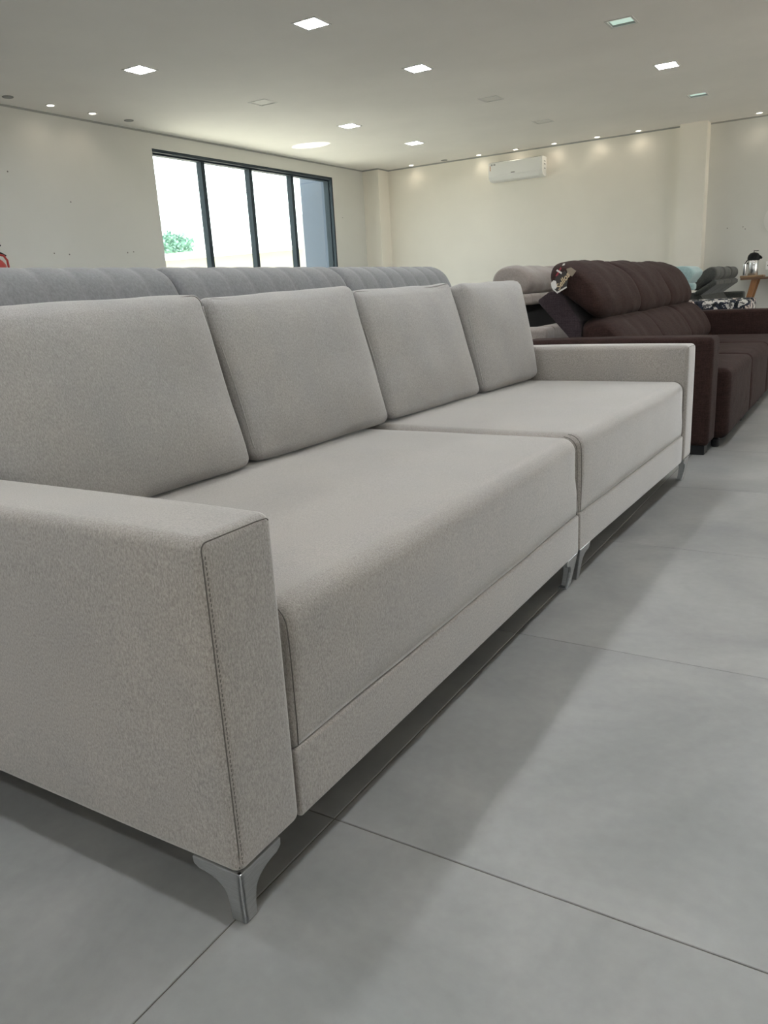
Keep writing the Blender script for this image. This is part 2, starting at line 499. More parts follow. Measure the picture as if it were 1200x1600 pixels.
# ceiling panels: (x, y, state, label)
PANELS = [
    (-5.66, 5.47, 'lit', 'lit square recessed ceiling lamp, upper left, nearest the window wall'),
    (-3.83, 5.50, 'lit', 'largest lit square ceiling lamp, at the top centre of the ceiling'),
    (-5.66, 7.14, 'off', 'unlit square ceiling lamp just right of the lit lamp by the window wall'),
    (-3.82, 7.16, 'lit', 'lit square ceiling lamp right of centre, next behind the largest one'),
    (-1.94, 7.14, 'dim', 'large pale green square ceiling lamp at the upper right'),
    (-5.67, 8.80, 'lit', 'lit square ceiling lamp just above the bright sun patch'),
    (-3.80, 8.80, 'off', 'unlit square ceiling lamp behind the lit centre lamp, faint outline only'),
    (-1.94, 8.80, 'lit', 'lit square ceiling lamp at right between the two pale green ones'),
    (-5.67, 10.44, 'lit', 'smallest lit square ceiling lamp, farthest back, left of the air conditioner'),
    (-3.80, 10.44, 'off', 'unlit square ceiling lamp just above the air conditioner'),
    (-1.94, 10.42, 'dim', 'small pale green square ceiling lamp in front of the wall column'),
]
HP = 0.102
bxs = sorted({XW-0.05, X1+0.05} | {p[0]+s*HP for p in PANELS for s in (-1, 1)})
bys = sorted({Y0-0.05, YB+0.3} | {p[1]+s*HP for p in PANELS for s in (-1, 1)})
bm = bmesh.new(); vid = {}
def cv(x, y):
    if (x, y) not in vid: vid[(x, y)] = bm.verts.new((x, y, HC))
    return vid[(x, y)]
for a, b in zip(bxs, bxs[1:]):
    for c, d in zip(bys, bys[1:]):
        if any(abs((a+b)/2-p[0]) < HP and abs((c+d)/2-p[1]) < HP for p in PANELS): continue
        bm.faces.new((cv(a, c), cv(a, d), cv(b, d), cv(b, c)))
bm_box(bm, XW-0.3, X1+0.3, Y0-0.3, YB+0.4, HC+0.08, HC+0.25)
me = bpy.data.meshes.new('ceiling'); bm.to_mesh(me); bm.free()
ceiling = struct(link('ceiling', me, M['ceiling']))

# window wall with its opening
WY0, WY1, WZ0, WZ1 = 7.27, 11.02, 1.0, 2.815
wall_left = struct(boxes('wall_left', [(XW-0.2, XW, Y0, WY0, 0, 3.1), (XW-0.2, XW, WY1, YB+0.15, 0, 3.1), (XW-0.2, XW, WY0, WY1, 0, WZ0), (XW-0.2, XW, WY0, WY1, WZ1, 3.1)], M['wall']))
for y, z in ((5.30, 2.38), (6.0, 2.14), (5.69, 1.61), (5.88, 1.60), (6.69, 1.63), (6.78, 1.64), (11.25, 2.23)):
    lo = bmesh.new(); bmesh.ops.create_circle(lo, cap_ends=True, radius=0.008, segments=10, matrix=Matrix.Translation((XW+0.0012, y, z)) @ Matrix.Rotation(PI/2, 4, 'Y'))
    from_bm('screw_hole', lo, M['hole'], wall_left)
wall_back = struct(box('wall_back', XW-0.2, -2.30, YB, YB+0.2, 0, 3.1, M['wall_warm_wash']))
wall_recess = struct(box('wall_back_recess', -2.30, X1+0.2, 12.38, 12.58, 0, 3.1, M['wall']))
for x, z in ((-1.83, 1.62), (-1.63, 1.62), (-1.60, 1.59)):
    lo = bmesh.new(); bmesh.ops.create_circle(lo, cap_ends=True, radius=0.007, segments=10, matrix=Matrix.Translation((x, 12.3788, z)) @ Matrix.Rotation(PI/2, 4, 'X'))
    from_bm('screw_hole', lo, M['hole'], wall_recess)
struct(box('column', -2.47, -2.115, 12.13, 12.50, 0, 3.1, M['wall_warm_wash']))
struct(box('column', XW-0.02, -7.185, 11.93, YB+0.05, 0, 3.1, M['wall_warm_wash']))
# shopfront side (out of frame at the right) and entrance side (behind the camera)
posts = [(X1, X1+0.2, 8.7, 8.86, 0.02, 2.45), (X1, X1+0.2, Y0, 6.4, -0.1, 3.1)]
struct(boxes('wall_right', posts + [(X1, X1+0.2, 6.4, 11.2, -0.1, 0.02), (X1, X1+0.2, 6.4, 11.2, 2.45, 3.1), (X1, X1+0.2, 11.2, YB+0.3, -0.1, 3.1)], M['wall']))
struct(boxes('wall_front', [(XW-0.2, -0.1, Y0-0.2, Y0, -0.1, 3.1), (2.9, X1+0.2, Y0-0.2, Y0, -0.1, 3.1), (-0.1, 2.9, Y0-0.2, Y0, 2.4, 3.1), (-0.1, 2.9, Y0-0.2, Y0, -0.1, 0.02)], M['wall']))
# dark strips painting the shade of a gap between walls and ceiling
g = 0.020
struct(boxes('gap_shade_strip_1', [(XW, XW+0.004, Y0, 11.93, HC-g, HC+0.01)], M['gap']))
struct(boxes('gap_shade_strip_2', [(-7.185, -2.47, YB-0.004, YB, HC-g, HC+0.01)], M['gap']))
struct(boxes('gap_shade_strip_3', [(-2.115, X1, 12.376, 12.38, HC-g, HC+0.01)], M['gap']))
struct(boxes('gap_shade_strip_4', [(XW, -7.181, 11.926, 11.93, HC-g, HC+0.01), (-7.185, -7.181, 11.93, YB, HC-g, HC+0.01)], M['gap']))

# window
XF = XW - 0.05
win = struct(bpy.data.objects.new('window_1', None)); C.objects.link(win); win.location = (XF, (WY0+WY1)/2, WZ0)
def wpart(o):
    o.location = -Vector(win.location); return o
FD = 0.09
wpart(boxes('window_frame', [(XF-FD, XF, WY0, WY0+0.045, WZ0, WZ1), (XF-FD, XF, WY1-0.045, WY1, WZ0, WZ1), (XF-FD, XF, WY0+0.045, WY1-0.045, WZ1-0.055, WZ1), (XF-FD, XF, WY0+0.045, WY1-0.045, WZ0, WZ0+0.05)], M['frame'], win, 0.002))
muls = (8.17, 9.11, 10.05)
for y in muls:
    wpart(box('mullion', XF-FD, XF-0.004, y-0.032, y+0.032, WZ0+0.05, WZ1-0.055, M['frame'], win, 0.003))
edges = [WY0+0.045] + [v for y in muls for v in (y-0.032, y+0.032)] + [WY1-0.045]
for i in range(4):
    wpart(box('pane', XF-0.05, XF-0.044, edges[2*i], edges[2*i+1], WZ0+0.05, WZ1-0.055, M['glass'], win))
wpart(boxes('window_lining', [(XF+0.001, XW+0.003, WY0, WY1, WZ1-0.035, WZ1+0.0), (XF+0.001, XW+0.003, WY1-0.03, WY1, WZ0, WZ1-0.035)], M['frame'], win))
wpart(box('window_sill', XF, XW+0.02, WY0, WY1, WZ0-0.02, WZ0+0.012, M['wall'], win))

# ------------------------------------------------------------------ outside the window
struct(box('ground', -80, 40, -40, 90, -0.6, -0.13, M['ground']))
struct(box('wall_outside', -8.10, XW-0.135, 10.99, 11.45, -0.13, 3.2, M['fin']))

bld = thing('building', 'long pale building with low roof seen through the window', 'building', (-34.5, 39.5, -0.13), math.atan2(1.4, 11.0))
box('wall', -16, 16, 0, 4, 0, 4.05, M['cream'], bld)
prism('roof', [(-0.5, 4.0), (-0.5, 4.13), (2.0, 4.6), (4.5, 4.13), (4.5, 4.0)], -16.4, 16.4, M['roof_white'], bld, 'x')
for x in (-12, -8, -1, 4.0, 9):
    box('window', x-0.8, x+0.8, -0.04, 0.05, 1.3, 2.5, M['frame'], bld)

tree = thing('tree', 'round green tree seen behind the pale roof through the first pane', 'tree', (-51.5, 51.0, -0.13))
tree.scale = (1.12, 1.12, 1.12)
tube('trunk', [(0,0,0), (0.1,0,1.8), (0,0.1,3.6), (0.1,0,5.2)], [0.28, 0.22, 0.17, 0.08], M['bark'], tree, 10)
bm = bmesh.new()
rs = random.Random(3)
for k in range(1500):
    th, ph, rr = rs.uniform(0, 2*PI), math.acos(rs.uniform(-1, 1)), rs.uniform(0.55, 1.0)
    lump = 1 + 0.30*noise.noise(Vector((math.cos(th)*math.sin(ph), math.sin(th)*math.sin(ph), math.cos(ph)))*2.3)
    c = Vector((math.cos(th)*math.sin(ph)*1.55, math.sin(th)*math.sin(ph)*1.55, math.cos(ph)*1.15))*rr*lump + Vector((0, 0, 5.2))
    a = Vector((rs.uniform(-1,1), rs.uniform(-1,1), rs.uniform(-1,1))).normalized(); b = a.orthogonal().normalized()
    s = rs.uniform(0.11, 0.2)
    bm.faces.new([bm.verts.new(c + a*s), bm.verts.new(c + b*s*0.6), bm.verts.new(c - a*s), bm.verts.new(c - b*s*0.6)])
me = bpy.data.meshes.new('crown'); bm.to_mesh(me); bm.free()
link('crown', me, M['leaf'], tree)['kind'] = 'stuff'

pole = thing('pole', 'thin grey pole standing outside the rightmost window pane', 'pole', (-24.0, 32.55, -0.13))
lathe('mast', [(0.11, 0), (0.10, 2.4), (0.075, 5.0)], M['pole'], pole, 10)
lathe('cap', [(0.085, 5.0), (0.085, 5.05), (0.02, 5.1)], M['pole'], pole, 10)

# ------------------------------------------------------------------ ceiling lamps
for (x, y, state, label) in PANELS:
    t = thing('ceiling_lamp', label, 'ceiling lamp', (x, y, HC), 0, 'square ceiling lamps')
    w = HP - 0.0005; q = w - 0.008; o_ = w + 0.010
    fl = [(-o_, o_, -o_, -q, -0.004, -0.0002), (-o_, o_, q, o_, -0.004, -0.0002), (-o_, -q, -q, q, -0.004, -0.0002), (q, o_, -q, q, -0.004, -0.0002)]
    boxes('trim_ring', fl, M['white_trim'], t)
    up = {'off': 0.002, 'dim': 0.016, 'lit': 0.022}[state]
    boxes('sleeve', [(-w, w, -w, -q, 0, up+0.02), (-w, w, q, w, 0, up+0.02), (-w, -q, -q, q, 0, up+0.02), (q, w, -q, q, 0, up+0.02)], M['sleeve'] if state != 'off' else M['white_trim'], t)
    box('diffuser', -q, q, -q, q, up, up+0.012, M[{'lit': 'led', 'dim': 'led_dim', 'off': 'led_off'}[state]], t)

ADDED_LAMPS = [(x, y) for y in (5.48, 3.82, 2.17, 0.52, -1.13) for x in (-1.95, -0.10)] + [(-3.82, 3.82), (-3.82, 2.17), (-3.82, 0.52), (-0.10, 7.14)]  # unseen lamps added for more light, carrying on the visible grid
for (x, y) in ADDED_LAMPS:
    t = thing('ceiling_lamp', 'added unseen square ceiling lamp, continuing the grid overhead beyond the frame', 'ceiling lamp', (x, y, HC), 0, 'added unseen ceiling lamps overhead')
    boxes('trim_ring', [(-0.112, 0.112, -0.112, -0.094, -0.014, -0.0005), (-0.112, 0.112, 0.094, 0.112, -0.014, -0.0005), (-0.112, -0.094, -0.094, 0.094, -0.014, -0.0005), (0.094, 0.112, -0.094, 0.094, -0.014, -0.0005)], M['white_trim'], t)
    box('diffuser', -0.094, 0.094, -0.094, 0.094, -0.008, -0.0005, M['led'], t)

def downlight(x, y, lit, label, group, energy=0.0, aim=None):
    t = thing('downlight', label, 'downlight', (x, y, HC), 0, group)
    lathe('trim_ring', [(0.036, -0.0005), (0.036, -0.006), (0.050, -0.006), (0.052, -0.0005)], M['white_trim'] if lit else M['sleeve'], t, 20)
    lathe('lamp', [(0.034, -0.0003), (0.034, -0.0045), (0.02, -0.006)], M['warm_lamp'] if lit else M['lamp_off'], t, 20)
    if lit and energy:
        d = bpy.data.lights.new('downlight_beam', 'SPOT'); d.energy = energy; d.color = (1.0, 0.86, 0.68)
        d.spot_size = math.radians(150); d.spot_blend = 0.9; d.shadow_soft_size = 0.04
        o = bpy.data.objects.new('downlight_beam', d); C.objects.link(o); o.parent = t; o.location = (0, 0, -0.03)
        if aim: o.rotation_euler = Vector(aim).to_track_quat('-Z', 'Y').to_euler()
DW = 0.9
for x, lit, lab in ((-6.65, True, 'small lit round downlight in the far left ceiling corner by the pilaster'),
                    (-6.05, False, 'small unlit round downlight along the back wall'),
                    (-5.45, True, 'small lit round downlight above the left end of the air conditioner'),
                    (-4.84, True, 'small lit round downlight above the middle of the air conditioner'),
                    (-4.24, True, 'small lit round downlight just right of the air conditioner'),
                    (-3.60, True, 'small lit round downlight midway between air conditioner and wall column'),
                    (-3.02, True, 'small lit round downlight along the back wall nearest the wall column')):
    downlight(x, 12.11, lit, lab, 'downlights along the back wall', DW, (0, 0.15, -1))
downlight(-1.49, 12.15, True, 'lone small lit downlight right of the wall column', 'downlights along the back wall', 1.2, (0, 0.1, -1))
for y, lit, lab in ((5.24, False, 'unlit round downlight at the left edge of the ceiling'),
                    (5.71, True, 'left of the two lit round downlights along the window wall'),
                    (6.22, True, 'right of the two lit round downlights along the window wall'),
                    (6.71, False, 'unlit round downlight nearest the window along the window wall')):
    downlight(-7.21, y, lit, lab, 'downlights along the window wall', 1.3, (-0.15, 0, -1))

# ------------------------------------------------------------------ air conditioner
ac = thing('air_conditioner', 'white wall mounted split air conditioner high on the back wall', 'air conditioner', (-4.84, YB, 2.58))
prism('casing', [(-0.002, 0.0), (-0.002, 0.275), (-0.15, 0.275), (-0.19, 0.262), (-0.196, 0.07), (-0.165, 0.02), (-0.11, 0.0)], -0.435, 0.435, M['white_plastic'], ac, 'x', 0.006)
prism('front_panel', [(-0.1965, 0.075), (-0.203, 0.08), (-0.199, 0.258), (-0.191, 0.265), (-0.187, 0.255)], -0.415, 0.415, M['white_plastic'], ac, 'x', 0.003)
prism('air_flap', [(-0.196, 0.066), (-0.199, 0.062), (-0.165, 0.012), (-0.16, 0.016)], -0.36, 0.37, M['white_plastic'], ac, 'x')
box('intake_grille', -0.40, 0.40, -0.15, -0.02, 0.2752, 0.279, M['grey_plastic'], ac)
box('nameplate', -0.06, 0.0, -0.2052, -0.2022, 0.094, 0.103, M['dark_mark'], ac)
for x in (-0.375, -0.33): box('sticker', x-0.016, x+0.016, -0.2025, -0.2002, 0.225, 0.247, M['grey_plastic'], ac)
for z in (0.155, 0.18, 0.205): box('label_mark', -0.407, -0.392, -0.2035, -0.2004, z, z+0.017, M['orange_mark'], ac)
for z in (0.10, 0.16, 0.2): box('side_clip', 0.4355, 0.439, -0.12, -0.06, z, z+0.014, M['grey_plastic'], ac)

# ------------------------------------------------------------------ fire extinguisher
fx = thing('fire_extinguisher', 'red fire extinguisher with black levers on the window wall at left edge', 'fire extinguisher', (XW+0.11, 4.945, 1.005))
lathe('cylinder', [(0.07, 0), (0.078, 0.01), (0.078, 0.43), (0.07, 0.48), (0.045, 0.515), (0.026, 0.53), (0.024, 0.56)], M['red'], fx, 24)
lathe('label', [(0.0785, 0.16), (0.0788, 0.16), (0.0788, 0.42), (0.0785, 0.42)], M['yellow_label'], fx, 24)
lathe('valve', [(0.028, 0.555), (0.028, 0.585), (0.016, 0.59), (0.016, 0.625)], M['steel'], fx, 14)
tube('carry_handle', [(0, 0.0, 0.59), (0, 0.05, 0.588), (0, 0.10, 0.565)], [0.011, 0.010, 0.008], M['black'], fx, 8)
tube('squeeze_lever', [(0, -0.01, 0.615), (0, 0.03, 0.64), (0, 0.06, 0.665)], [0.010, 0.009, 0.007], M['black'], fx, 8)
tube('hose', [(0.0, 0.015, 0.575), (0.02, 0.06, 0.565), (0.03, 0.085, 0.52), (0.03, 0.09, 0.42), (0.03, 0.088, 0.2)], 0.011, M['red'], fx, 8)
box('wall_bracket', -0.108, -0.07, -0.03, 0.03, 0.36, 0.44, M['black'], fx)

# ------------------------------------------------------------------ grey sofa
ARM_Z0, ARM_Z1, XFR = 0.120, 0.684, -0.773

def leg_mesh():
    """L-shaped cast corner leg, outer corner at the origin, wings along +x and +y, top at z=0.12"""
    L, top, t = 0.105, 0.120, 0.010
    outl = [(0.0, top), (L, top), (L, top-0.016), (L-0.012, top-0.026)]
    for k in range(1, 8):
        a = k/7*PI/2
        outl.append((0.036 + (L-0.012-0.036)*(1-math.sin(a))**1.0, 0.052 + (top-0.026-0.052)*math.cos(a)**1.0*1.0))
    outl += [(0.034, 0.03), (0.033, 0.0), (0.0, 0.0)]
    bm = bmesh.new()
    def ins(z): return 0.020*(1 - z/top)          # taper of the outer corner
    for wing in (0, 1):
        def P(s, z, d):
            i = ins(z)
            a, b = s*(1-0.10*(1-z/top)) + i, d + i
            return (a, b, z) if wing == 0 else (b, a, z)
        A = [bm.verts.new(P(s, z, 0)) for s, z in outl]; B = [bm.verts.new(P(s, z, t if s > 0.03 else t)) for s, z in outl]
        n = len(outl)
        bm.faces.new(A); bm.faces.new(B[::-1])
        for k in range(n): bm.faces.new((A[k], B[k], B[(k+1)%n], A[(k+1)%n]))
    bm_box(bm, 0.0205, 0.052, 0.0205, 0.052, -0.0005, 0.004)
    bmesh.ops.recalc_face_normals(bm, faces=bm.faces)
    bmesh.ops.triangulate(bm, faces=[f for f in bm.faces if len(f.verts) > 4])
    me = bpy.data.meshes.new('leg'); bm.to_mesh(me); bm.free(); me.materials.append(M['alu'])
    return me
LEG = leg_mesh()

def put_leg(parent, x, y, sx, sy):
    o = bpy.data.objects.new('leg', LEG); C.objects.link(o); o.parent = parent
    o.location = (x, y, 0.001); o.scale = (sx, sy, 1)
    md = o.modifiers.new('bevel', 'BEVEL'); md.width = 0.0025; md.segments = 2; md.limit_method = 'ANGLE'; md.angle_limit = math.radians(40)

def seam_over(y, zb, zt, xf, xb, r, lift=0.0):
    pts = [(xf+lift+0.006*(1-(2*i/5-1)**4)*0.3, y, zb + (zt-r-zb)*i/5) for i in range(6)]
    pts += [(xf-r+(r+lift)*math.cos(a), y, zt-r+(r+lift)*math.sin(a)) for a in (PI/2*k/6 for k in range(1, 7))]
    return pts

def grey_module(name, label, seat_y, arm_y, arm_first, loc, rotz):
    t = thing(name, label, 'sofa', loc, rotz, 'halves of the long grey sofa')
    ys, ye = seat_y
    zt = 0.516
    rounded_block('seat', -1.82, XFR-0.010, ys+0.004, ye-0.002, 0.2505, zt, 0.045, M['gray'], t, (0.010, 0.002, 0.009), (24, 24, 8), 0.002, ys, None, 0.006)
    rounded_block('base', -1.83, XFR-0.006, ys+0.002, ye-0.001, ARM_Z0-0.004, 0.2495, 0.007, M['gray'], t, (0.002, 0, 0), (8, 12, 4))
    rounded_block('backrest', -1.94, -1.835, min(ys, arm_y[0]), max(ye, arm_y[1]), ARM_Z0-0.004, 0.80, 0.03, M['gray'], t, (0, 0, 0.004), (4, 10, 6))
    rounded_block('armrest', -1.832, XFR, arm_y[0], arm_y[1], ARM_Z0, ARM_Z1, 0.020, M['gray'], t, (0.002, 0.005, 0.005), (14, 5, 10), 0.0004, arm_y[0])
    for yy in ((ys+0.016), (ye-0.018)):
        tube('seat_seam', seam_over(yy, 0.254, zt, XFR-0.010, -1.0, 0.045, 0.0002), 0.0011, M['thread'], t, 5)
    # seam and stitches round the front face of the armrest
    r, e = 0.020, 0.008
    ay, az = (arm_y[0]+arm_y[1])/2, (ARM_Z0+ARM_Z1)/2
    hy, hz = (arm_y[1]-arm_y[0])/2, (ARM_Z1-ARM_Z0)/2
    so = -1 if arm_first else 1                    # outer side of this arm
    def on_front(dy, dz, lift):                    # a point on the rounded front face, offsets from the arm's middle
        a, b = max(0, abs(dy)-(hy-r)), max(0, abs(dz)-(hz-r))
        q = math.sqrt(max(0, r*r-a*a-b*b))
        fy, fz = 1-(min(1, abs(dy)/hy))**4, 1-(min(1, abs(dz)/hz))**4
        return (XFR-r+q+0.002*fy*fz+lift, ay+dy, az+dz)
    def arc_pts(sy, k0, k1):
        return [(sy*((hy-r)+(r-e)*math.cos(a)), (hz-r)+(r-e)*math.sin(a)) for a in (PI/2*k/6 for k in (range(k0, k1) if sy == so else range(k1-1, k0-1, -1)))]
    flat = [(so*(hy-e), -hz+0.012+(2*hz-r-0.012)*k/16) for k in range(16)] + arc_pts(so, 0, 7) \
        + [(so*((hy-r)-(2*hy-2*r)*k/6), hz-e) for k in range(1, 6)] + arc_pts(-so, 0, 5)[:3]
    tube('arm_seam', [on_front(a, b, 0.0002) for a, b in flat], 0.0011, M['thread'], t, 5)
    bm = bmesh.new()
    z = -hz+0.02
    while z < hz-r-0.004:
        tube_bm(bm, [on_front(so*(hy-e-0.0035), z, 0.0001), on_front(so*(hy-e-0.0042), z+0.0045, 0.0001)], 0.0008, 4)
        z += 0.008
    from_bm('stitching', bm, M['thread'], t)
    f = 0.012
    y_lo, y_hi = min(ys, arm_y[0]), max(ye, arm_y[1])
    put_leg(t, XFR-f*0.3, y_lo+0.004, -1, 1); put_leg(t, XFR-f*0.3, y_hi-0.012, -1, -1)
    put_leg(t, -1.93, y_lo+0.004, 1, 1); put_leg(t, -1.93, y_hi-0.012, 1, -1)
    return t

grey_module('sofa', 'near half of long grey fabric sofa, with the big armrest in front', (0.914, 2.486), (0.745, 0.911), True, (0, 0, 0), 0)
# the far half stands a touch askew; its pivot is the near front corner
piv = Vector((-0.772, 2.497, 0)); ang = math.radians(-1.65)
off = piv - Matrix.Rotation(ang, 3, 'Z') @ piv
grey_module('sofa', 'far half of long grey fabric sofa, with the low armrest beside the plum sofa', (2.495, 3.99), (3.994, 4.155), False, (off.x, off.y, 0), ang)

def back_cushion(label, ya, yb, xb, xt, zb, zt, seed, rotz=0.0, dz=0.0):
    """boxed loose cushion leaning back: bottom front edge at xb, top front edge at xt"""
    H = math.hypot(zt-zb, xt-xb); lean = math.atan2(xb-xt, zt-zb)
    w = (yb-ya)/2
    t = thing('back_cushion', label, 'cushion', (xb, (ya+yb)/2, zb), rotz, 'loose back cushions of the grey sofa')
    t.rotation_euler = (0, -lean, rotz)
    T_ = 0.15
    def warp(p, u):
        q = p.copy()
        if u[2] < 0:
            q.z = max(q.z, -H/2) + (T_/2 - min(T_/2, q.x))*math.tan(lean)*(-u[2])
        q.y *= 1 - 0.022*(1-u[2]**2)*(abs(u[1]))**2 + 0.012*u[2]
        q.z += 0.010*abs(u[1])**3*(1 if u[2] > 0 else 0)*u[2] - 0.006*(1-u[1]**2)*max(0, u[2]) + dz*u[1]*max(0, u[2])
        return q
    rounded_block('cover', -T_, 0.0, -w, w, 0.0, H, 0.034, M['gray_cushion'], t, (0.038, 0.006, 0.016), (6, 20, 18), 0.007, seed, warp)
    # piping along the front edge
    loop = []
    r = 0.034
    hw, z0, z1 = w-0.005, 0.005, H-0.005
    def arc(cy, cz, a0):
        return [(-0.012, cy + r*math.cos(a0+PI/2*k/5), cz + r*math.sin(a0+PI/2*k/5)) for k in range(6)]
    raw = arc(hw-r, z1-r, 0) + [(-0.012, hw-r-(2*hw-2*r)*k/12, z1) for k in range(1, 12)] + arc(-hw+r, z1-r, PI/2) \
        + [(-0.012, -hw, z1-r-(z1-z0-2*r)*k/12) for k in range(1, 12)] + arc(-hw+r, z0+r, PI) \
        + [(-0.012, -hw+r+(2*hw-2*r)*k/12, z0) for k in range(1, 12)] + arc(hw-r, z0+r, 1.5*PI) + [(-0.012, hw, z0+r+(z1-z0-2*r)*k/12) for k in range(1, 12)]
    raw.append(raw[0])
    out = []
    for (x, y, z) in raw:
        u = (1, max(-1, min(1, y/w)), max(-1, min(1, (z-H/2)/(H/2))))
        q = warp(Vector((x, y, z-H/2)), u)
        s = Vector((q.x-T_/2*0+seed, q.y, q.z+H/2))
        out.append((q.x, q.y, q.z+H/2))
    tube('piping', out, 0.0026, M['gray_cushion'], t, 6)
    return t

back_cushion('grey back cushion nearest the camera, behind the big armrest', 0.955, 1.745, -1.525, -1.665, 0.5325, 1.025, 0.0, 0.0, 0.004)
back_cushion('second grey back cushion from the near armrest', 1.757, 2.545, -1.525, -1.665, 0.5325, 1.025, 3.1, 0.0, 0.010)
back_cushion('third grey back cushion, first on the far half of the sofa', 2.56, 3.335, -1.52, -1.665, 0.5325, 1.025, 6.2, math.radians(-2.0), 0.008)
back_cushion('grey back cushion farthest away, against the low far armrest', 3.352, 4.004, -1.485, -1.59, 0.5325, 1.025, 9.3, math.radians(-2.0), 0.002)

# ------------------------------------------------------------------ tufted grey sofa behind
tf = thing('sofa', 'grey velvet sofa with vertical channel-tufted back behind the grey cushions', 'sofa', (-2.8, 2.8, 0), 0)
def tl(o): o.location = (2.8, -2.8, 0); return o
TP = [(-2.215, 0.96), (-2.24, 1.045), (-2.285, 1.11), (-2.36, 1.147), (-2.44, 1.135), (-2.50, 1.08), (-2.52, 0.98), (-2.47, 0.90), (-2.36, 0.87), (-2.26, 0.89)]
for k in range(3):
    tl(bolster('back_cushion', TP, 1.095+k*1.15, 2.24+k*1.15, M['tuft'], tf, channels=8, depth=0.05, ends=0.05, endk=0.86))
tl(rounded_block('backrest', -2.46, -2.22, 1.1, 4.54, 0.08, 0.87, 0.03, M['tuft'], tf, (0,0,0), (4, 14, 8)))
for k in range(3):
    tl(rounded_block('seat_cushion', -3.35, -2.47, 1.1+k*1.15, 2.24+k*1.15, 0.25, 0.46, 0.05, M['tuft'], tf, (0.01, 0, 0.02)))
tl(rounded_block('base', -3.30, -2.47, 1.1, 4.54, 0.06, 0.245, 0.015, M['tuft'], tf))
for a in (0.86, 4.55): tl(rounded_block('armrest', -3.32, -2.24, a, a+0.23, 0.06, 0.63, 0.035, M['tuft'], tf, (0, 0.004, 0.006)))
for (x, y) in ((-3.25, 0.95), (-3.25, 4.68), (-2.32, 0.95), (-2.32, 4.68)):
    tl(lathe('foot', [(0.025, 0), (0.03, 0.06)], M['black'], tf, 12, (x, y, 0)))

# ------------------------------------------------------------------ plum reclining sofa
pl = thing('sofa', 'dark plum linen sofa with reclined headrests beyond the grey sofa', 'sofa', (-1.3, 6.4, 0), 0)
def pp(o): o.location = (1.3, -6.4, 0); return o
HEAD = [(-1.465, 0.77), (-1.415, 0.815), (-1.425, 0.91), (-1.49, 1.02), (-1.58, 1.105), (-1.69, 1.145), (-1.775, 1.125), (-1.80, 1.06), (-1.76, 0.985), (-1.68, 0.925), (-1.57, 0.835)]
LOWC = [(-1.57, 0.755), (-1.50, 0.79), (-1.41, 0.775), (-1.33, 0.71), (-1.265, 0.62), (-1.235, 0.54), (-1.27, 0.475), (-1.38, 0.475), (-1.52, 0.56), (-1.585, 0.67)]
SLAB = [(-1.768, 0.957), (-1.70, 0.957), (-1.675, 0.93), (-1.57, 0.765), (-1.56, 0.70), (-1.56, 0.48), (-1.62, 0.48), (-1.64, 0.67), (-1.845, 0.895), (-1.842, 0.91)]
PW = 0.975
for k in range(3):
    a, b = 4.965+k*PW, 4.965+(k+1)*PW
    pp(bolster('headrest', HEAD, a+(-0.022 if k == 0 else 0.004), b-0.004, M['plum'], pl, ends=0.10, endk=0.88, near=(0.24, 0.62) if k == 0 else None, far=(0.20, 0.70) if k == 2 else None, dent=0.010, sag=0.008, seed=k*2.0))
    pp(bolster('back_cushion', LOWC, a+(-0.005 if k == 0 else 0.004), b-0.004, M['plum'], pl, ends=0.09, endk=0.90, near=(0.20, 0.66) if k == 0 else None, far=(0.18, 0.72) if k == 2 else None, dent=0.008, sag=0.005, seed=5+k*2.0))
    pp(prism('back_panel', SLAB, a+0.004, b-0.004, M['plum_dark'], pl, 'y', 0.012))
    pp(rounded_block('seat_cushion', -1.50, -0.668, a+0.003, b-0.003, 0.055, 0.472, 0.045, M['plum'], pl, (0.008, 0.002, 0.010), (10, 12, 8), 0.003, 20+k))
pp(rounded_block('armrest', -1.86, -0.735, 4.73, 4.955, 0.052, 0.668, 0.028, M['plum'], pl, (0.002, 0.005, 0.006), (12, 5, 10), 0.002, 40))
pp(rounded_block('armrest', -1.86, -0.735, 7.905, 8.13, 0.052, 0.685, 0.028, M['plum'], pl, (0.002, 0.005, 0.006), (12, 5, 10), 0.002, 44))
pp(rounded_block('base', -1.86, -1.50, 4.96, 7.90, 0.052, 0.44, 0.02, M['plum_dark'], pl))
for (x, y) in ((-0.81, 4.79), (-1.78, 4.79), (-0.81, 8.07), (-1.78, 8.07)):
    pp(box('foot', x-0.055, x+0.055, y-0.05, y+0.05, 0.0, 0.054, M['black'], pl, 0.003))
for k in range(3):
    pp(lathe('caster', [(0.02, 0.0), (0.024, 0.01), (0.024, 0.045), (0.012, 0.056)], M['black'], pl, 12, (-0.74, 5.02+k*PW, 0)))

tg = thing('hang_tag', 'dark printed hang tag with gold script on the plum headrest corner', 'tag', (-1.66, 4.8910, 0.94))
def tt(o): o.location = (1.66, -4.8910, -0.94); return o
def card(name, pts, m, y, th=0.003):
    return tt(prism(name, pts, y, y+th, m, tg, 'y'))
card('card', [(-1.722, 0.985), (-1.690, 0.950), (-1.631, 0.977), (-1.618, 1.052), (-1.645, 1.078), (-1.700, 1.045)], M['tag_dark'], 4.8940)
card('white_corner', [(-1.730, 1.008), (-1.724, 0.978), (-1.700, 0.972), (-1.690, 0.985), (-1.698, 1.020), (-1.714, 1.024)], M['tag_white'], 4.8905)
card('white_edge', [(-1.689, 0.944), (-1.628, 0.976), (-1.630, 0.984), (-1.690, 0.955)], M['tag_white'], 4.8905)
card('white_edge', [(-1.720, 0.972), (-1.690, 0.946), (-1.690, 0.954), (-1.716, 0.980)], M['tag_white'], 4.8900)
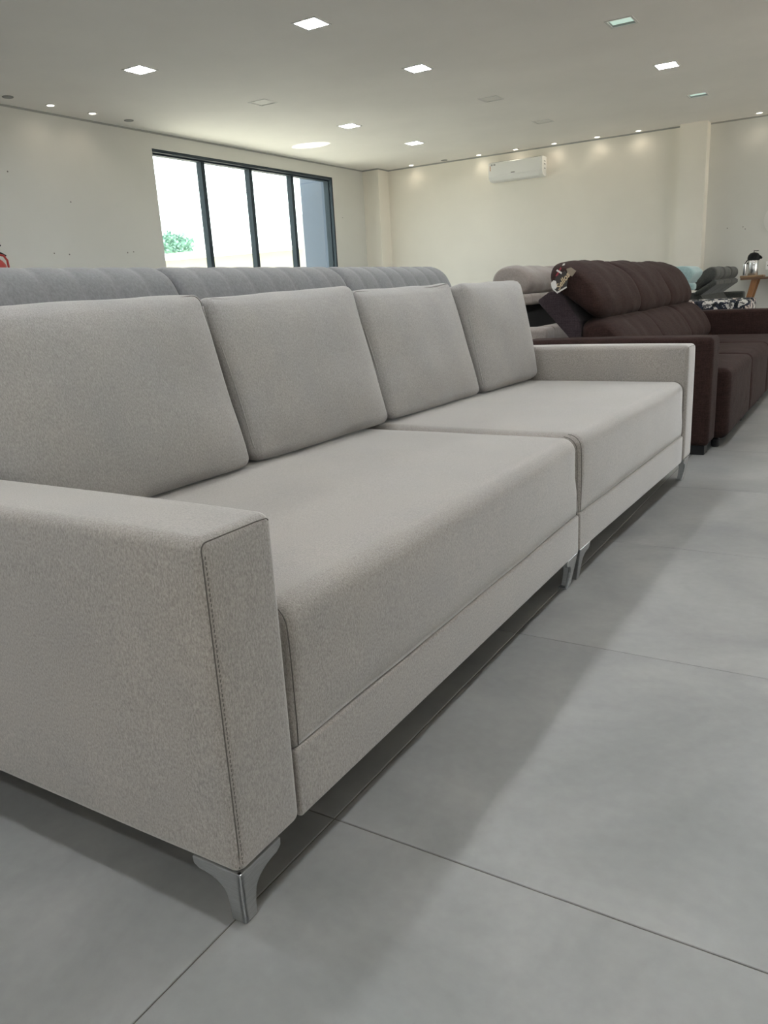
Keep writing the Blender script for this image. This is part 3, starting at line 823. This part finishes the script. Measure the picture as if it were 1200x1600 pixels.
card('white_strip', [(-1.696, 1.080), (-1.662, 1.058), (-1.660, 1.069), (-1.690, 1.088)], M['tag_white'], 4.8905)
card('kraft_card', [(-1.634, 1.088), (-1.605, 1.095), (-1.572, 1.072), (-1.597, 1.040), (-1.622, 1.052)], M['tag_kraft'], 4.8980)
card('red_strip', [(-1.702, 1.050), (-1.694, 1.040), (-1.664, 1.094), (-1.670, 1.100)], M['tag_red'], 4.8950)
card('white_square', [(-1.660, 1.108), (-1.646, 1.110), (-1.642, 1.120), (-1.654, 1.120)], M['tag_white'], 4.8960)
fc = bpy.data.curves.new('lettering', 'FONT'); fc.body = 'Sellos'; fc.size = 0.048; fc.shear = 0.35; fc.extrude = 0.0006; fc.offset = 0.0009
fo = bpy.data.objects.new('lettering', fc); C.objects.link(fo)
dg = bpy.context.evaluated_depsgraph_get()
fm = bpy.data.meshes.new_from_object(fo.evaluated_get(dg)); bpy.data.objects.remove(fo)
fm.materials.clear(); fm.materials.append(M['tag_gold'])
lt = bpy.data.objects.new('lettering', fm); C.objects.link(lt); lt.parent = tg
fa = math.atan2(1.046-0.968, -1.626+1.690)
lt.matrix_local = Matrix.Translation((-1.679+1.66, 4.8928-4.8910, 0.962-0.94)) @ Matrix.Rotation(PI/2, 4, 'X') @ Matrix.Rotation(fa, 4, 'Z')

# ------------------------------------------------------------------ beige sofa behind
bs = thing('sofa', 'beige fabric sofa with rounded headrest seen behind the plum backrest', 'sofa', (-3.04, 7.8, 0), 0)
def bb(o): o.location = (3.0, -7.8, 0); return o
BP = [(-2.50, 0.955), (-2.475, 1.02), (-2.50, 1.09), (-2.56, 1.145), (-2.66, 1.175), (-2.76, 1.165), (-2.84, 1.11), (-2.86, 1.03), (-2.80, 0.96), (-2.68, 0.93), (-2.57, 0.93)]
for k in range(3):
    a = 6.62+k*0.86
    bb(bolster('headrest', BP, a+0.008, a+0.852, M['beige'], bs, ends=0.10, endk=0.80, dent=0.008, sag=0.006, seed=k+60))
    bb(rounded_block('back_panel', -2.60, -2.47, a+0.004, a+0.856, 0.84, 0.935, 0.03, M['beige'], bs, (0.006, 0, 0)))
    bb(rounded_block('seat_cushion', -3.45, -2.62, a+0.004, a+0.856, 0.25, 0.47, 0.05, M['beige'], bs, (0, 0, 0.02)))
bb(box('back_lining', -2.62, -2.56, 6.60, 9.22, 0.30, 0.85, M['black_cloth'], bs))
bb(rounded_block('base', -3.40, -2.30, 6.62, 9.20, 0.06, 0.245, 0.02, M['beige'], bs))
bb(rounded_block('back_rail', -2.42, -2.25, 6.56, 9.26, 0.245, 0.66, 0.025, M['beige'], bs))
for a in (6.36, 9.21): bb(rounded_block('armrest', -3.42, -2.25, a, a+0.24, 0.06, 0.655, 0.035, M['beige'], bs, (0, 0.004, 0.006)))
for (x, y) in ((-3.3, 6.48), (-3.3, 9.33), (-2.36, 6.48), (-2.36, 9.33)):
    bb(lathe('foot', [(0.025, 0), (0.03, 0.062)], M['black'], bs, 12, (x, y, 0)))

# ------------------------------------------------------------------ charcoal recliner sofa, floral armchair at the right rear
ch = thing('sofa', 'charcoal sofa with steeply reclined light-edged headrests beyond the plum sofa', 'sofa', (-2.0, 10.6, 0), 0)
def cc(o): o.location = (2.0, -10.6, 0); return o
UP = [(-1.755, 0.845), (-1.78, 0.90), (-1.755, 0.965), (-1.68, 1.04), (-1.605, 1.09), (-1.545, 1.085), (-1.515, 1.04), (-1.53, 0.975), (-1.62, 0.915), (-1.71, 0.86)]
LS = [(-1.745, 0.80), (-1.735, 0.83), (-1.545, 0.952), (-1.515, 0.935), (-1.515, 0.90), (-1.68, 0.785)]
for k in range(3):
    a = 9.70+k*0.56
    cc(bolster('headrest', UP, a+0.004, a+0.556, M['charcoal'], ch, ends=0.06, endk=0.84, dent=0.006, seed=80+k))
    cc(bolster('back_panel', LS, a+0.004, a+0.556, M['charcoal'], ch, sharp=True, ends=0.03, endk=0.94))
cc(rounded_block('base', -2.5, -1.62, 9.72, 11.36, 0.06, 0.44, 0.03, M['charcoal'], ch))
cc(prism('back_support', [(-1.95, 0.40), (-1.62, 0.40), (-1.62, 0.70), (-1.69, 0.80), (-1.78, 0.82)], 9.74, 11.34, M['charcoal'], ch))
cc(rounded_block('armrest', -2.5, -1.56, 9.52, 9.69, 0.06, 0.73, 0.03, M['charcoal'], ch))
cc(rounded_block('armrest', -2.5, -1.44, 11.39, 11.58, 0.06, 0.782, 0.03, M['charcoal'], ch))
for (x, y) in ((-2.4, 9.6), (-2.4, 11.48), (-1.66, 9.6), (-1.66, 11.48)):
    cc(lathe('foot', [(0.025, 0), (0.03, 0.062)], M['black'], ch, 12, (x, y, 0)))

fl = thing('armchair', 'black and white floral armchair with pale teal headrest near the right wall', 'armchair', (-1.5, 9.1, 0), 0)
def ff(o): o.location = (1.5, -9.1, 0); return o
ff(rounded_block('armrest', -1.90, -1.045, 8.72, 8.96, 0.06, 0.75, 0.03, M['floral'], fl, (0, 0.004, 0.004)))
ff(rounded_block('armrest', -1.90, -1.07, 9.26, 9.50, 0.06, 0.75, 0.03, M['floral'], fl, (0, 0.004, 0.004)))
ff(rounded_block('seat', -1.80, -1.06, 8.965, 9.255, 0.10, 0.735, 0.04, M['floral'], fl, (0.01, 0, 0.006)))
ff(rounded_block('backrest', -1.98, -1.74, 8.78, 9.44, 0.72, 0.93, 0.03, M['floral'], fl))
TE = [(-2.05, 0.97), (-1.72, 0.93), (-1.66, 0.965), (-1.615, 1.04), (-1.67, 1.098), (-1.78, 1.11), (-2.02, 1.10), (-2.10, 1.04)]
ff(bolster('headrest', TE, 8.93, 9.46, M['teal'], fl, sharp=False, ends=0.05, endk=0.88))
ff(rounded_block('neck_pad', -1.76, -1.595, 8.86, 9.0, 0.862, 0.935, 0.025, M['teal'], fl))
for (x, y) in ((-1.82, 8.82), (-1.15, 8.82), (-1.82, 9.4), (-1.15, 9.4)):
    ff(lathe('foot', [(0.022, 0), (0.027, 0.062)], M['black'], fl, 12, (x, y, 0)))

# ------------------------------------------------------------------ table, tray, thermos, wall fittings
tb = thing('side_table', 'brown wooden table with slanted legs against the right rear wall', 'table', (-0.9, 12.12, 0), 0)
def tbx(o): o.location = (0.9, -12.12, 0); return o
tbx(box('tabletop', -1.56, -0.25, 11.90, 12.34, 0.915, 0.943, M['wood_top'], tb, 0.006))
def slant_leg(xa, xb, y):
    bm = bmesh.new()
    A = [(xa-0.038, y-0.02, 0.914), (xa+0.038, y-0.02, 0.914), (xa+0.038, y+0.02, 0.914), (xa-0.038, y+0.02, 0.914)]
    B = [(xb-0.016, y-0.013, 0.0), (xb+0.016, y-0.013, 0.0), (xb+0.016, y+0.013, 0.0), (xb-0.016, y+0.013, 0.0)]
    a = [bm.verts.new(p) for p in A]; b = [bm.verts.new(p) for p in B]
    bm.faces.new(a); bm.faces.new(b[::-1])
    for k in range(4): bm.faces.new((a[k], b[k], b[(k+1)%4], a[(k+1)%4]))
    tbx(from_bm('leg', bm, M['wood_leg'], tb, False, 0.003))
for y in (11.97, 12.28):
    slant_leg(-1.39, -1.62, y); slant_leg(-0.42, -0.22, y)
tr = thing('tray', 'tan wooden board under the steel thermos on the table', 'tray', (-1.42, 12.1, 0.943))
def trx(o): o.location = (1.42, -12.1, -0.943); return o
trx(rounded_block('board', -1.575, -1.285, 11.95, 12.22, 0.9435, 0.972, 0.012, M['wood_tray'], tr))
th = thing('thermos', 'steel pump thermos with black lid on the wooden board', 'thermos', (-1.43, 12.08, 0.9725))
lathe('body', [(0.062, 0), (0.066, 0.006), (0.066, 0.19), (0.060, 0.20)], M['steel'], th, 32)
lathe('lid', [(0.066, 0.190), (0.078, 0.200), (0.080, 0.225), (0.072, 0.255), (0.050, 0.283), (0.02, 0.294)], M['black'], th, 32)
prism('spout', [(0.03, 0.225), (0.03, 0.262), (0.075, 0.255), (0.104, 0.228), (0.102, 0.205), (0.075, 0.207)], -0.022, 0.022, M['black'], th, 'y', 0.006)
tube('pump_lever', [(0.0, 0, 0.275), (-0.002, 0, 0.318), (0.02, 0, 0.312), (0.055, 0, 0.313)], [0.008, 0.006, 0.005, 0.004], M['black'], th, 8)
tube('carry_handle', [(-0.05, 0, 0.225), (-0.085, -0.01, 0.185), (-0.105, -0.012, 0.155), (-0.09, -0.01, 0.14), (-0.068, 0, 0.165)], 0.007, M['black'], th, 8)
cu = thing('tumbler', 'small pale metal cup standing left of the steel thermos', 'cup', (-1.525, 11.98, 0.9725))
lathe('body', [(0.020, 0), (0.022, 0.004), (0.024, 0.150), (0.021, 0.150), (0.019, 0.01)], M['steel'], cu, 20)
lathe('base_ring', [(0.0205, 0), (0.0225, 0), (0.0225, 0.008), (0.0215, 0.008)], M['grey_plastic'], cu, 20)
so = thing('wall_socket', 'white wall socket plate right of the thermos', 'socket', (-1.265, 12.38, 1.09))
box('plate', -0.045, 0.045, -0.009, -0.0005, -0.055, 0.055, M['white_plastic'], so, 0.003)
for dx in (-0.014, 0.014): box('socket_hole', dx-0.006, dx+0.006, -0.0105, -0.0088, -0.008, 0.008, M['black'], so)
rd = thing('wall_mirror', 'round pale framed disc on the wall cut by right frame edge', 'mirror', (-1.165, 12.38, 1.68))
o = lathe('rim', [(0.19, 0.0005), (0.205, 0.0005), (0.205, 0.02), (0.19, 0.02)], M['white_trim'], rd, 40); o.rotation_euler = (PI/2, 0, 0)
o = lathe('disc', [(0.19, 0.002), (0.19, 0.010)], M['white_plastic'], rd, 40); o.rotation_euler = (PI/2, 0, 0)
